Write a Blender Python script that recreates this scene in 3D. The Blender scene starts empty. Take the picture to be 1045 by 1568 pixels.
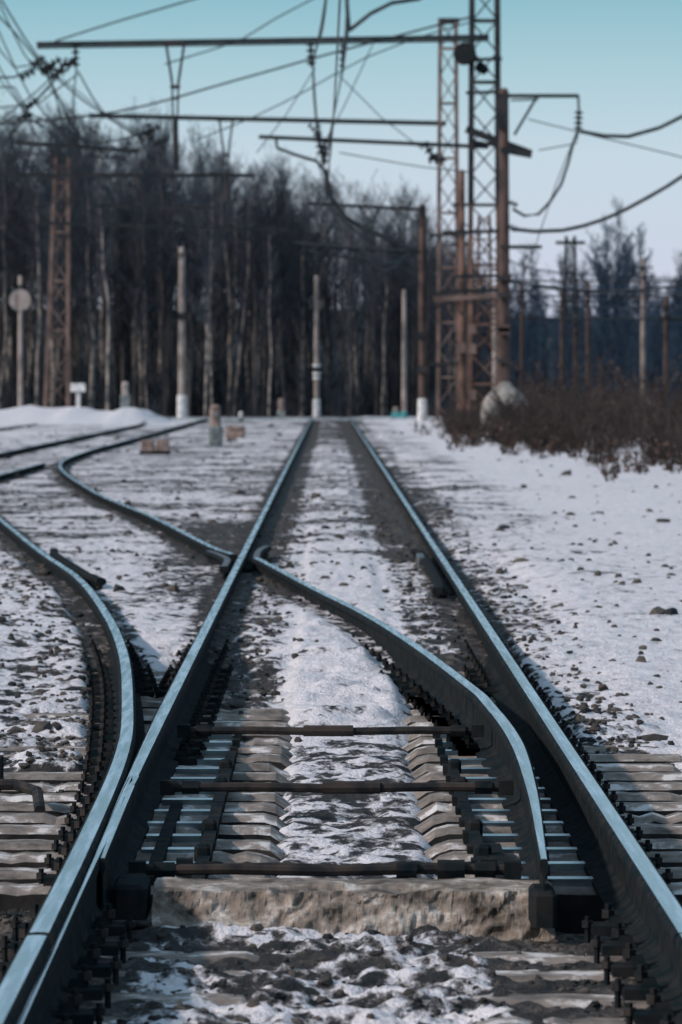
import bpy, math, random
import numpy as np
from mathutils import Vector, Matrix
random.seed(7); RNG=np.random.RandomState(11)
scene=bpy.context.scene
CAMH=1.486

# ---------------------------------------------------------------- noise
def _h(ix,iy,s):
    h=(ix.astype(np.int64)*374761393+iy.astype(np.int64)*668265263+s*1442695041)&0xffffffff
    h=((h^(h>>13))*1274126177)&0xffffffff
    h=(h^(h>>16))&0xffffffff
    return h/4294967295.0
def vn(x,y,s=0):
    x0=np.floor(x);y0=np.floor(y);fx=x-x0;fy=y-y0
    fx=fx*fx*(3-2*fx);fy=fy*fy*(3-2*fy)
    a=_h(x0,y0,s);b=_h(x0+1,y0,s);c=_h(x0,y0+1,s);d=_h(x0+1,y0+1,s)
    return a+(b-a)*fx+(c-a)*fy+(a-b-c+d)*fx*fy
def fbm(x,y,s=0,o=4):
    r=0;a=.5;t=0
    for i in range(o):
        r=r+a*vn(x*2**i+i*17.3,y*2**i-i*9.1,s+i);t+=a;a*=.5
    return r/t
def ss(a,b,x):
    t=np.clip((x-a)/(b-a),0,1);return t*t*(3-2*t)
def band(x,c,w,soft):
    return 1-ss(w,w+soft,np.abs(x-c))

# ---------------------------------------------------------------- materials
def nt(name):
    m=bpy.data.materials.new(name);m.use_nodes=True
    t=m.node_tree;b=t.nodes['Principled BSDF'];return m,t,b
def mat(name,c1,c2,scale=5,rough=.7,metal=0,bump=.0,c3=None,det=6,rough2=None,stretch=(1,1,1),lo=.38,hi=.62,rand=0,p3=.08,spec=.2,nr=.5):
    m,t,b=nt(name);N=t.nodes;L=t.links
    tc=N.new('ShaderNodeTexCoord');mp=N.new('ShaderNodeMapping');mp.inputs['Scale'].default_value=stretch
    L.new(tc.outputs['Object'],mp.inputs[0])
    n=N.new('ShaderNodeTexNoise');n.inputs['Scale'].default_value=scale;n.inputs['Detail'].default_value=det;n.inputs['Roughness'].default_value=nr
    L.new(mp.outputs[0],n.inputs[0])
    r=N.new('ShaderNodeValToRGB');r.color_ramp.elements[0].position=lo;r.color_ramp.elements[1].position=hi
    r.color_ramp.elements[0].color=(*c1,1);r.color_ramp.elements[1].color=(*c2,1)
    if c3:
        e=r.color_ramp.elements.new(min(hi+p3,.95));e.color=(*c3,1)
    L.new(n.outputs['Fac'],r.inputs[0]);out=r.outputs[0]
    if rand:
        oi=N.new('ShaderNodeObjectInfo');hs=N.new('ShaderNodeHueSaturation')
        mr=N.new('ShaderNodeMapRange');mr.inputs['To Min'].default_value=1-rand;mr.inputs['To Max'].default_value=1+rand
        L.new(oi.outputs['Random'],mr.inputs[0]);L.new(mr.outputs[0],hs.inputs['Value']);L.new(out,hs.inputs['Color']);out=hs.outputs[0]
    L.new(out,b.inputs['Base Color'])
    b.inputs['Roughness'].default_value=rough;b.inputs['Metallic'].default_value=metal
    b.inputs['Specular IOR Level'].default_value=spec
    if rough2 is not None:
        mr=N.new('ShaderNodeMapRange');mr.inputs['From Min'].default_value=.3;mr.inputs['From Max'].default_value=.7
        mr.inputs['To Min'].default_value=rough;mr.inputs['To Max'].default_value=rough2
        L.new(n.outputs['Fac'],mr.inputs[0]);L.new(mr.outputs[0],b.inputs['Roughness'])
    if bump:
        bp=N.new('ShaderNodeBump');bp.inputs['Strength'].default_value=.9;bp.inputs['Distance'].default_value=bump
        L.new(n.outputs['Fac'],bp.inputs['Height']);L.new(bp.outputs[0],b.inputs['Normal'])
    return m
M={}
M['steel']=mat('polished_steel',(.40,.43,.46),(.84,.87,.90),3,.15,1,0,stretch=(16,.6,1),rough2=.34,det=8)
M['worn']=mat('worn_steel',(.05,.055,.06),(.13,.13,.14),20,.5,.4,.0005)
M['rust']=mat('dark_rusty_steel',(.007,.014,.018),(.024,.024,.025),14,.95,0,.003,spec=.03)
M['rustb']=mat('brown_rust',(.016,.018,.021),(.052,.042,.038),12,.85,0,.002,spec=.1)
M['bolt']=mat('bolt_steel',(.013,.016,.019),(.045,.038,.036),12,.8,0,.002,spec=.1)
M['plate']=mat('slide_plate',(.20,.25,.29),(.48,.54,.58),6,.24,1,0)
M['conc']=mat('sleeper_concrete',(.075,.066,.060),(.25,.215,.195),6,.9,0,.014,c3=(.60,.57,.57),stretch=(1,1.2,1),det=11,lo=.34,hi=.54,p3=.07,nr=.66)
M['concd']=mat('sleeper_side_dirt_shade',(.010,.013,.016),(.045,.038,.035),8,.95,0,.01)  # dirt plus painted shade of the gaps between sleepers
M['slab']=mat('old_concrete',(.08,.065,.055),(.29,.24,.205),8,.9,0,.03,c3=(.55,.50,.46),det=12,lo=.38,hi=.55,nr=.68)
M['rock']=mat('ballast_stone',(.017,.020,.023),(.10,.085,.075),2.5,.85,0,.004)
M['mast']=mat('mast_paint',(.055,.035,.030),(.19,.11,.085),1.5,.75)
M['mastd']=mat('mast_steel_dark',(.013,.018,.023),(.042,.038,.041),3,.7)
M['mastl']=mat('mast_grey_paint',(.09,.065,.058),(.20,.14,.122),1.5,.75)
M['wire']=mat('wire_metal',(.018,.026,.032),(.045,.05,.055),3,.6,.3)
M['ins']=mat('insulator_glaze',(.012,.018,.022),(.03,.03,.032),3,.3)
M['polec']=mat('pole_concrete',(.17,.145,.135),(.34,.29,.27),4,.85,stretch=(1,1,.4))
M['poleb']=mat('pole_brown',(.05,.038,.036),(.11,.075,.066),4,.85,stretch=(1,1,.4))
M['white']=mat('white_paint',(.45,.45,.46),(.75,.74,.74),6,.7)
M['black']=mat('black_paint',(.02,.02,.022),(.03,.03,.03),6,.6)
M['teal']=mat('teal_paint',(.05,.22,.24),(.08,.3,.32),6,.7)
M['box']=mat('concrete_box',(.14,.105,.095),(.29,.22,.195),7,.85)
M['grey']=mat('grey_box',(.10,.12,.13),(.22,.25,.25),7,.8)
M['trunk']=mat('bark',(.028,.032,.038),(.085,.072,.068),3,.9,stretch=(1,1,.3),rand=.7)
M['birch']=mat('birch_bark',(.05,.052,.058),(.28,.24,.215),2.5,.85,stretch=(1,1,.8),rand=.45)
M['twig']=mat('hazy_twigs',(.032,.045,.060),(.060,.062,.072),1,.95,rand=.4,spec=.05)  # bluish tint paints distance haze into the twig colour
M['twigf']=mat('hazy_far_twigs',(.028,.050,.082),(.045,.068,.102),1,.95,rand=.3,spec=.05)  # stronger blue: haze of the far forest painted into its colour
M['bush']=mat('bush_twigs',(.020,.018,.020),(.058,.044,.040),3,.9,rand=.5)
M['leafb']=mat('dry_leaves',(.040,.028,.024),(.10,.066,.050),3,.9,rand=.5)

# ---------------------------------------------------------------- mesh builder
class MB:
    def __init__(s): s.v=[];s.f=[];s.m=[]
    def quadbox(s,c,mi):
        b=len(s.v);s.v+=[tuple(p) for p in c]
        for f in ((0,3,2,1),(4,5,6,7),(0,1,5,4),(1,2,6,5),(2,3,7,6),(3,0,4,7)):
            s.f.append(tuple(b+i for i in f));s.m.append(mi)
    def box(s,cx,cy,cz,sx,sy,sz,mi=0,top=1.0):
        x,y,z=sx/2,sy/2,sz/2;t=top
        s.quadbox([(cx-x,cy-y,cz-z),(cx+x,cy-y,cz-z),(cx+x,cy+y,cz-z),(cx-x,cy+y,cz-z),
                   (cx-x*t,cy-y*t,cz+z),(cx+x*t,cy-y*t,cz+z),(cx+x*t,cy+y*t,cz+z),(cx-x*t,cy+y*t,cz+z)],mi)
    def bbox(s,cx,cy,cz,sx,sy,sz,mi=0,bv=.02):
        def ring(ax,ay,z,b):
            return [(cx-ax+b,cy-ay,z),(cx+ax-b,cy-ay,z),(cx+ax,cy-ay+b,z),(cx+ax,cy+ay-b,z),(cx+ax-b,cy+ay,z),(cx-ax+b,cy+ay,z),(cx-ax,cy+ay-b,z),(cx-ax,cy-ay+b,z)]
        x,y=sx/2,sy/2
        R=[ring(x,y,cz-sz/2,bv),ring(x,y,cz+sz/2-bv,bv),ring(x-bv,y-bv,cz+sz/2,bv*.5)]
        b=len(s.v)
        for r in R:s.v+=r
        for k in range(2):
            for i in range(8):
                j=(i+1)%8;s.f.append((b+k*8+i,b+k*8+j,b+k*8+8+j,b+k*8+8+i));s.m.append(mi)
        s.f.append(tuple(b+16+i for i in range(8)));s.m.append(mi)
    def tube(s,pts,rad,n=6,mi=0,cap=True):
        pts=[Vector(p) for p in pts]
        if not hasattr(rad,'__len__'): rad=[rad]*len(pts)
        b=len(s.v);k=len(pts)
        t0=(pts[1]-pts[0]).normalized()
        up=Vector((0,0,1)) if abs(t0.z)<.9 else Vector((1,0,0))
        for i,p in enumerate(pts):
            t=(pts[min(i+1,k-1)]-pts[max(i-1,0)])
            if t.length<1e-9:t=t0
            t=t.normalized();a=t.cross(up)
            if a.length<1e-4:a=t.cross(Vector((0,1,0)))
            a.normalize();c=t.cross(a)
            for j in range(n):
                an=2*math.pi*j/n;q=p+(a*math.cos(an)+c*math.sin(an))*rad[i];s.v.append((q.x,q.y,q.z))
        for i in range(k-1):
            for j in range(n):
                j2=(j+1)%n;s.f.append((b+i*n+j,b+i*n+j2,b+(i+1)*n+j2,b+(i+1)*n+j));s.m.append(mi)
        if cap:
            s.f.append(tuple(b+j for j in range(n))[::-1]);s.m.append(mi)
            s.f.append(tuple(b+(k-1)*n+j for j in range(n)));s.m.append(mi)
    def beam(s,p,q,w,h,mi=0):
        p=Vector(p);q=Vector(q);t=(q-p).normalized()
        up=Vector((0,0,1)) if abs(t.z)<.95 else Vector((0,1,0))
        a=t.cross(up).normalized()*w/2;c=t.cross(a).normalized()*h/2
        s.quadbox([p-a-c,p+a-c,p+a+c,p-a+c,q-a-c,q+a-c,q+a+c,q-a+c],mi)
    def insul(s,p,q,r=.1,n=5,mi=0):
        p=Vector(p);q=Vector(q);pts=[];rd=[]
        for i in range(n):
            for (u,rr) in ((.05,.3),(.25,1),(.55,.85),(.6,.3)):
                pts.append(p.lerp(q,(i+u)/n));rd.append(r*rr)
        s.tube([p]+pts+[q],[r*.2]+rd+[r*.2],8,mi)
    def obj(s,name,mats,smooth=False,parent=None):
        me=bpy.data.meshes.new(name);me.from_pydata(s.v,[],s.f)
        for m in mats: me.materials.append(M[m] if isinstance(m,str) else m)
        me.polygons.foreach_set('material_index',s.m)
        if smooth: me.polygons.foreach_set('use_smooth',[True]*len(s.f))
        me.update()
        o=bpy.data.objects.new(name,me);scene.collection.objects.link(o)
        if parent:o.parent=parent
        return o
def empty(name):
    e=bpy.data.objects.new(name,None);scene.collection.objects.link(e);return e
def cr(P,step):
    P=[Vector(p) for p in P];out=[]
    for i in range(len(P)-1):
        a=P[i-1] if i>0 else P[0]*2-P[1];b=P[i];c=P[i+1];d=P[i+2] if i+2<len(P) else c*2-b
        n=max(1,int((c-b).length/step))
        for k in range(n):
            t=k/n
            out.append(.5*((2*b)+(c-a)*t+(2*a-5*b+4*c-d)*t*t+(3*b-a-3*c+d)*t**3))
    out.append(P[-1]);return out

# ---------------------------------------------------------------- layout of the tracks
RX=.86; LX=-.66
LEFT=[(-.69,4),(-.69,11.9),(-.70,16.5),(-.735,20.3),(-.82,23.2),(-1.0,27.7),(-1.27,32.5),(-1.70,38.6),(-2.29,45),(-3.32,56.9),(-4.5,71),(-6.05,93.3),(-6.33,108),(-6.33,226)]
LEFT3=cr([(x,y,0) for x,y in LEFT],.6)
LYs=np.array([p.y for p in LEFT3]);LXs=np.array([p.x for p in LEFT3])
CL=[(.60,15.8),(.66,18.5),(.688,21),(.655,23.5),(.616,24.7),(.447,28.4),(.213,32.5),(-.097,36.7),(-.45,41.8),(-.545,43.1)]
CL3=cr([(x,y,0) for x,y in CL],.3)
CYs=np.array([p.y for p in CL3]);CXs=np.array([p.x for p in CL3])
DV=[(-.735,44.0),(-.975,46.4),(-1.78,56.9),(-2.96,71),(-4.40,93.3),(-4.78,112),(-4.80,140),(-4.80,226)]
DV3=cr([(x,y,0) for x,y in DV],.6)
DYs=np.array([p.y for p in DV3]);DXs=np.array([p.x for p in DV3])

# ---------------------------------------------------------------- ground sheet
def axis_x():
    a=list(np.arange(-2.6,2.2,.020))
    x=2.2;st=.06;r=[]
    while x<9: r.append(x);x+=st;st=min(st*1.02,.2)
    while x<3500: r.append(x);x+=st;st*=1.25
    r.append(3500)
    x=-2.6-.06;st=.06;l=[]
    while x>-17: l.append(x);x-=st;st=min(st*1.02,.22)
    while x>-3500: l.append(x);x-=st;st*=1.25
    l.append(-3500)
    return np.array(l[::-1]+a+r)
def axis_y():
    y=-30.0;r=[-3500,-1000,-300,-100]
    while y<9: r.append(y);y+=1.5 if y<6 else .3
    while y<330:
        r.append(y);y+=max(.020,y*y*1.2e-4)
    st=15
    while y<4000: r.append(y);y+=st;st*=1.15
    r.append(4500);return np.array(r)
GX,GY=np.meshgrid(axis_x(),axis_y())
def ground(X,Y):
    n1=fbm(X*1.1,Y*.9,1);n2=fbm(X*6,Y*5,5);n3=fbm(X*18,Y*16,9,3);n0=fbm(X*.25,Y*.12,21,3)
    lx=np.interp(Y,LYs,LXs);cx=np.interp(Y,CYs,CXs,left=.6,right=-99);dx=np.interp(Y,DYs,DXs,left=99,right=-4.8)
    Yn=Y+(n1-.5)*7+(n2-.5)*3
    bury=np.where((X<lx-.16)|(X>RX+.16),ss(19.5,26,Yn),ss(23,34,Yn))
    z=.010+(n0-.5)*.12+(n1-.5)*.05+(n2-.5)*.040*ss(3,1,X)+(n3-.5)*.018+.10*ss(22,34,Y)
    inner=ss(lx-.88,lx-.50,X)*(1-ss(RX+.38,RX+.78,X))
    cenz=band(X,.08,.20,.10)
    zi=-.078+(n2-.5)*.050+(n3-.5)*.026+.050*cenz
    out_=((X<lx-.16)|(X>RX+.16))
    zi=zi+out_*(n1-.45)*.10
    zi=zi+bury*(.165-.030*cenz+(n1-.5)*.03)*np.where(out_,.55+.45*ss(24,34,Y),1)
    z=z*(1-inner)+zi*inner
    fr=(1-ss(15.9,16.25,Y))
    zf=-.060+(n2-.5)*.08+(n3-.5)*.06+(n1-.5)*.03
    wide=ss(lx-.6,lx-.3,X)*(1-ss(RX+.2,RX+.6,X))
    z=z*(1-fr*wide)+zf*fr*wide
    rails=0
    for r,w in ((lx,.10),(RX,.10),(np.where(Y>15.8,LX,-9e3),.09),(cx,.09),(dx,.08),(np.where(Y>60,-4.8,9e3),.08)):
        rails=np.maximum(rails,band(X,r,w,.12))
    rails=rails*(Y<228)
    z=z*(1-rails)+np.minimum(z,-.065+.145*ss(24,34,Y)+.02*ss(45,70,Y)+(n3-.5)*.04)*rails
    z=z-.05*band(X,(RX+cx)/2,.10,.05)*(Y<27)*(Y>16)
    z=z+(.50*band(Y,207,5,9)*(1-ss(-6.9,-5.6,X))*(.6+.8*n1))
    z=z+.03*ss(1.9,4.5,X)*(1-ss(180,230,Y))*n0
    z=z+6*ss(298,345,Y)*(1-ss(7,13,X))+9*ss(565,640,Y)*ss(7,13,X)
    b=.98-.16*ss(.45,.7,n0)
    b=np.where(X<lx,.80-.25*ss(60,90,Y)*ss(.45,.6,n1),b)
    left_mid=(X>lx)&(X<LX)&(Y>44)
    b=np.where(left_mid,.74-.30*ss(.40,.6,n1),b)
    b=b-.42*band(X,1.60,.45,.6)*ss(40,65,Y)*ss(.33,.6,n1)
    rightedge=(X>RX)
    b=np.where(rightedge,b-.70*(1-ss(RX+.32,RX+.62,X))*(1-.70*bury),b)
    ins=(X>LX)&(X<RX)
    bi=.50+0*X
    bi=np.where(Y<16.3,.51,bi)
    bi=np.where((Y>=16.3)&(Y<23),.50,bi)
    bi=np.where(Y>=23,.56+.32*ss(23,27,Y),bi)
    cen=band(X,.09,.26,.16)
    bi=np.where((Y>16.3)&(Y<45),bi*(.15+.85*cen)+.06*cen+.45*bury*(1-cen),bi)
    bi=np.where(Y>=45,.82-.50*band(X,.70,.15,.2)-.45*band(X,-.53,.12,.16)-.42*ss(.45,.60,n1),bi)
    bi=bi-.45*band(X,(RX+np.maximum(cx,-.2))/2,.10,.10)*(Y<30)
    bi=bi-.3*ss(110,160,Y)
    b=np.where(ins,bi,b)
    outer_near=ss(lx-.75,lx-.48,X)*(X<lx)
    b=b-.62*outer_near*(1-.8*bury)
    b=b-.40*rails
    b=b-.38*band(Y,46,7,6)*band(X,-1.0,.2,.3)
    b=b+.5*band(Y,208,8,8)*(X<-5.5)
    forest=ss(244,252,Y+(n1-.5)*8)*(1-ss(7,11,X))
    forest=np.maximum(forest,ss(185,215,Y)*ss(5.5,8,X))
    return z,b,forest
GZ,GB,GF=ground(GX,GY)
ny,nx=GX.shape
me=bpy.data.meshes.new('ground')
V=np.stack([GX,GY,GZ],-1).reshape(-1,3)
I=np.arange(ny*nx).reshape(ny,nx)
F=np.stack([I[:-1,:-1],I[:-1,1:],I[1:,1:],I[1:,:-1]],-1).reshape(-1,4)
me.vertices.add(len(V));me.vertices.foreach_set('co',V.ravel())
me.loops.add(F.size);me.loops.foreach_set('vertex_index',F.ravel())
me.polygons.add(len(F));me.polygons.foreach_set('loop_start',np.arange(0,F.size,4));me.polygons.foreach_set('loop_total',np.full(len(F),4))
me.polygons.foreach_set('use_smooth',np.ones(len(F),bool))
me.update(calc_edges=True);me.validate()
a=me.attributes.new('snow','FLOAT','POINT');a.data.foreach_set('value',GB.ravel().astype(np.float32))
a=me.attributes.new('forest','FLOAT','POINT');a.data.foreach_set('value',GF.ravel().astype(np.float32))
gr=bpy.data.objects.new('ground',me);scene.collection.objects.link(gr)
m,t,b=nt('snowy_ballast_ground');N=t.nodes;L=t.links
def node(k,**kw):
    n=N.new(k)
    for a_,v_ in kw.items(): setattr(n,a_,v_)
    return n
def math_(op,a,b_=None):
    n=node('ShaderNodeMath',operation=op)
    for i,x in enumerate((a,b_)):
        if x is None: continue
        if isinstance(x,(int,float)): n.inputs[i].default_value=x
        else: L.new(x,n.inputs[i])
    return n.outputs[0]
tc=node('ShaderNodeTexCoord')
def noise(sc,det=6,st=(1,1,1),ro=.55):
    mp=node('ShaderNodeMapping');mp.inputs['Scale'].default_value=st;L.new(tc.outputs['Object'],mp.inputs[0])
    n=node('ShaderNodeTexNoise');n.inputs['Scale'].default_value=sc;n.inputs['Detail'].default_value=det;n.inputs['Roughness'].default_value=ro
    L.new(mp.outputs[0],n.inputs[0]);return n.outputs['Fac']
n1=noise(2.2,7,(1,.7,1));n2=noise(11,8,(1,.6,1),.65);n3=noise(45,4);n4=noise(.7,4)
at=node('ShaderNodeAttribute',attribute_name='snow');af=node('ShaderNodeAttribute',attribute_name='forest')
s1=math_('MULTIPLY',math_('SUBTRACT',n1,.5),1.2);s2=math_('MULTIPLY',math_('SUBTRACT',n2,.5),2.1)
val=math_('ADD',math_('ADD',at.outputs['Fac'],s1),s2)
mr=node('ShaderNodeMapRange',interpolation_type='SMOOTHSTEP');mr.inputs['From Min'].default_value=.43;mr.inputs['From Max'].default_value=.64
L.new(val,mr.inputs[0]);snow=mr.outputs[0]
r1=node('ShaderNodeValToRGB');L.new(n2,r1.inputs[0])
e=r1.color_ramp.elements;e[0].position=.33;e[0].color=(.014,.017,.020,1);e[1].position=.70;e[1].color=(.19,.155,.135,1)
x_=e.new(.52);x_.color=(.050,.044,.042,1)
r2=node('ShaderNodeValToRGB');L.new(n2,r2.inputs[0])
e=r2.color_ramp.elements;e[0].position=.25;e[0].color=(.48,.45,.47,1);e[1].position=.55;e[1].color=(.74,.705,.74,1)
mx=node('ShaderNodeMix',data_type='RGBA');L.new(snow,mx.inputs[0]);L.new(r1.outputs[0],mx.inputs[6]);L.new(r2.outputs[0],mx.inputs[7])
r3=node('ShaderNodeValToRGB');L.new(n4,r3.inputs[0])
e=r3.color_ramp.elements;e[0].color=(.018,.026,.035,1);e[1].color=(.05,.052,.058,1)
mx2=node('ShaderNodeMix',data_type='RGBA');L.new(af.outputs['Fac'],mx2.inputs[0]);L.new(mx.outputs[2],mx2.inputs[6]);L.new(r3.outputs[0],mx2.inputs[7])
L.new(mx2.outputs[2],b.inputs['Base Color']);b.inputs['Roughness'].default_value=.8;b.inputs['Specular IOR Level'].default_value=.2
hh=math_('ADD',math_('ADD',math_('MULTIPLY',n2,.9),math_('MULTIPLY',n3,.4)),math_('MULTIPLY',snow,.4))
bp=node('ShaderNodeBump');bp.inputs['Strength'].default_value=.9;bp.inputs['Distance'].default_value=.05
L.new(hh,bp.inputs['Height']);L.new(bp.outputs[0],b.inputs['Normal'])
me.materials.append(m)
def gz(x,y):
    z,_,_=ground(np.array([float(x)]),np.array([float(y)]));return float(z[0])

# ---------------------------------------------------------------- rails
half=[(.0,.0),(.075,0),(.075,.011),(.03,.026),(.010,.042),(.009,.128),(.032,.143),(.0350,.150),(.0350,.166),(.031,.175),(.023,.1800),(.010,.1818)]
prof=[(x,z) for x,z in half[1:]]+[(-x,z) for x,z in half[1:][::-1]]
NP=len(prof)
TOP={9,10,11}
def sweep(mb,path,zs=0,scale=None,side=0,zsc=None,topmi=1):
    b=len(mb.v);k=len(path)
    for i,p in enumerate(path):
        t=(path[min(i+1,k-1)]-path[max(i-1,0)]);t.z=0;t.normalize();a=Vector((t.y,-t.x,0))
        s=1 if scale is None else scale[i];zz=1 if zsc is None else zsc[i]
        for x,z in prof:
            xx=x*s+side*(1-s)*.036
            q=p+a*xx;mb.v.append((q.x,q.y,z*zz+zs))
    for i in range(k-1):
        for j in range(NP):
            j2=(j+1)%NP;mb.f.append((b+i*NP+j,b+i*NP+j2,b+(i+1)*NP+j2,b+(i+1)*NP+j));mb.m.append(topmi if j in TOP else 0)
    mb.f.append(tuple(b+j for j in range(NP)));mb.m.append(0)
    mb.f.append(tuple(b+(k-1)*NP+j for j in range(NP))[::-1]);mb.m.append(0)
turn=empty('railway_turnout')
mb=MB()
sweep(mb,cr([(RX,4,0),(RX,13.52,0)],1));sweep(mb,cr([(RX,13.545,0),(RX,226,0)],1.5))
mb.obj('stock_rail_straight',['rust','steel'],False,turn)
mb=MB();sweep(mb,[p for p in LEFT3 if p.y<13.5]);sweep(mb,[Vector((-.69,13.55,0))]+[p for p in LEFT3 if p.y>13.6])
mb.obj('stock_rail_curved',['rust','steel'],False,turn)
mb=MB();pa=cr([(LX+.028,15.9,0),(LX+.012,19,0),(LX,22.5,0),(LX,226,0)],.4)
sweep(mb,pa,0,[min(1,.22+.78*max(0,(p.y-15.9))/5.5) for p in pa],0,[min(1,.90+.1*(p.y-15.9)/2.5) for p in pa])
mb.obj('switch_blade_straight',['rust','steel'],False,turn)
mb=MB();c1=[p for p in CL3 if p.y<22.9];c2=[p for p in CL3 if p.y>22.6]
sweep(mb,c1,0,[min(1,.35+.65*max(0,(p.y-15.8))/5) for p in c1],0,[min(1,.93+.07*(p.y-15.8)/2) for p in c1]);sweep(mb,c2,-.002)
mb.obj('switch_blade_curved',['rust','steel'],False,turn)
mb=MB();sweep(mb,DV3);mb.obj('diverging_rail',['rust','steel'],False,turn)
mb=MB()
sweep(mb,cr([(-.545,43.15,0),(-.555,44.4,0),(-.54,45.6,0),(-.50,46.4,0)],.2),-.004,topmi=2)
sweep(mb,cr([(-.755,41.2,0),(-.765,43.0,0),(-.86,44.3,0),(-.95,45.1,0)],.2),-.006,topmi=2)
mb.box(-.67,43.6,.06,.20,1.8,.10,0)
sweep(mb,cr([(.715,37.2,0),(.745,38.4,0),(.745,45,0),(.70,46.2,0)],.4),-.02,topmi=0)
mb.bbox(.72,44.2,.12,.06,1.1,.09,2,.01)
pts=[Vector((np.interp(y,LYs,LXs)+.12+.04*max(0,abs(y-42.5)-2.5),y,0)) for y in np.arange(38.8,46.3,.4)]
sweep(mb,pts,-.012,topmi=0)
mb.obj('frog_and_check_rails',['rust','steel','worn'],False,turn)
mb=MB();sweep(mb,cr([(-4.80,30,0),(-4.80,96,0)],2));sweep(mb,cr([(-6.36,30,0),(-6.36,92,0)],2));
sweep(mb,cr([(-9.9,30,0),(-9.9,226,0)],3));sweep(mb,cr([(-11.42,30,0),(-11.42,226,0)],3));
o=mb.obj('railway_track',['rust','steel'],False)

# ---------------------------------------------------------------- sleepers
mb=MB();sl=[16.95+.54*i for i in range(0,60)];sf=[8.4+.54*i for i in range(0,14)]
for Y in sf+sl:
    Y2=Y+random.uniform(-.025,.025);lx=float(np.interp(Y,LYs,LXs));fz=-.055 if Y<16 else 0
    x0=lx-.60+random.uniform(-.08,.05);x1=RX+.58+random.uniform(-.05,.08)
    st=[];wt=.085+random.uniform(-.008,.008)
    n_=64;wl=0;sk=random.uniform(-.015,.015);fz+=random.uniform(-.006,.004)
    for i_,x in enumerate(np.linspace(x0,x1,n_)):
        dip=.052*float(band(np.array([x]),.09,.20,.10)[0]) if Y<46 else .05
        wl=wl*.7+random.uniform(-.0015,.0015)
        z=fz-dip+wl-(.03 if i_ in(0,n_-1) else 0)-(random.uniform(.004,.018) if random.random()<.07 else 0)
        st.append((x,z))
    b0=len(mb.v)
    for x,z in st:
        j=random.uniform(-.004,.004);j2_=random.uniform(-.002,.002);kx=sk*x
        sec=[(-.118,-.2),(-.112,z-.019),(-wt+j,z-.007),(-wt+.014,z+j2_),(wt-.018,z+j2_),(wt,z-.008),(.108,z-.020),(.118,-.2)]
        for yy,zz in sec: mb.v.append((x,Y2+yy+j*.5+kx,zz))
    for i in range(len(st)-1):
        for j in range(8):
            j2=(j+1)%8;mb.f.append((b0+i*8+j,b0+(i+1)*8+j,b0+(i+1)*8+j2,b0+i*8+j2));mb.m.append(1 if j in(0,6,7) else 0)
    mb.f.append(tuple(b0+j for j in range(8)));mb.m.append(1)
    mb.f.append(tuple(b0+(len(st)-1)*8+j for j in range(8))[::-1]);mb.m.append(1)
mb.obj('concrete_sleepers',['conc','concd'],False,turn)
mb=MB();nxs,nzs=200,24
b0=len(mb.v)
for i in range(nxs):
    x=-.50+1.14*i/(nxs-1)
    for k in range(nzs):
        u=k/(nzs-1)
        if u<.62: yy=15.98+.16*(u/.62);z=-.17+.225*(u/.62)
        else: yy=16.14+(u-.62)/.38*.34;z=.055
        nn=float(fbm(np.array([x*9.]),np.array([u*6+3.]),3)[0])-.5
        n5=float(fbm(np.array([x*30.]),np.array([u*14+8.]),4)[0])-.5
        if .48<u<.74: z-=max(0,nn+.05)*.08
        if u<.2: z-=.03*nn
        mb.v.append((x+.02*nn,yy-.07*nn-.05*n5,z+.02*nn))
for i in range(nxs-1):
    for k in range(nzs-1):
        a_=b0+i*nzs+k;mb.f.append((a_,a_+nzs,a_+nzs+1,a_+1));mb.m.append(0)
mb.box(.07,16.35,-.08,1.12,.24,.20,0)
mb.obj('front_concrete_bearer',['slab'],False,turn)

# ---------------------------------------------------------------- fasteners
mb=MB()
def fast(x,Y,side,s=1):
    xx=x+side*.100
    mb.box(xx,Y,.010,.09,.13,.026,0)
    mb.box(x+side*.080,Y,.034,.045,.055,.024,0,.7)
    mb.tube([(xx,Y,.0),(xx,Y,.078)],.010,6,0)
    mb.tube([(xx,Y,.040),(xx,Y,.062)],.019,6,1)
    xo=x+side*.155
    mb.tube([(xo,Y+.02,-.03),(xo,Y+.02,.042)],.009,6,0);mb.tube([(xo,Y+.02,.012),(xo,Y+.02,.030)],.017,6,1)
for Y in sf[4:]+sl:
    if Y>46:break
    lx=float(np.interp(Y,LYs,LXs));cx=float(np.interp(Y,CYs,CXs,right=-99,left=-99))
    fast(RX,Y,1);fast(lx,Y,-1)
    if Y>27 or Y<15.5: fast(RX,Y,-1)
    if Y<15.5 or Y>27: fast(lx,Y,1)
    if Y>22: fast(LX,Y,1)
    if Y>27: fast(LX,Y,-1)
    if cx>-90 and Y>22.5 and Y<41.5: fast(cx,Y,1 if Y>27 else -1);fast(cx,Y,-1)
mb.obj('rail_fasteners',['rust','bolt'],False,turn)
mb=MB()
for Y in sl:
    if Y>24.5:break
    q=random.uniform(-.03,.03)
    mb.box(-.50,Y,.006,.20+q,.09,.022,0);mb.box(-.38,Y,.010,.03,.13,.036,1)
    mb.box(.63,Y,.006,.32,.09,.022,0);mb.box(.455,Y,.010,.03,.13,.036,1)
mb.obj('slide_chairs',['plate','rust'],False,turn)
mb=MB()
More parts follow.
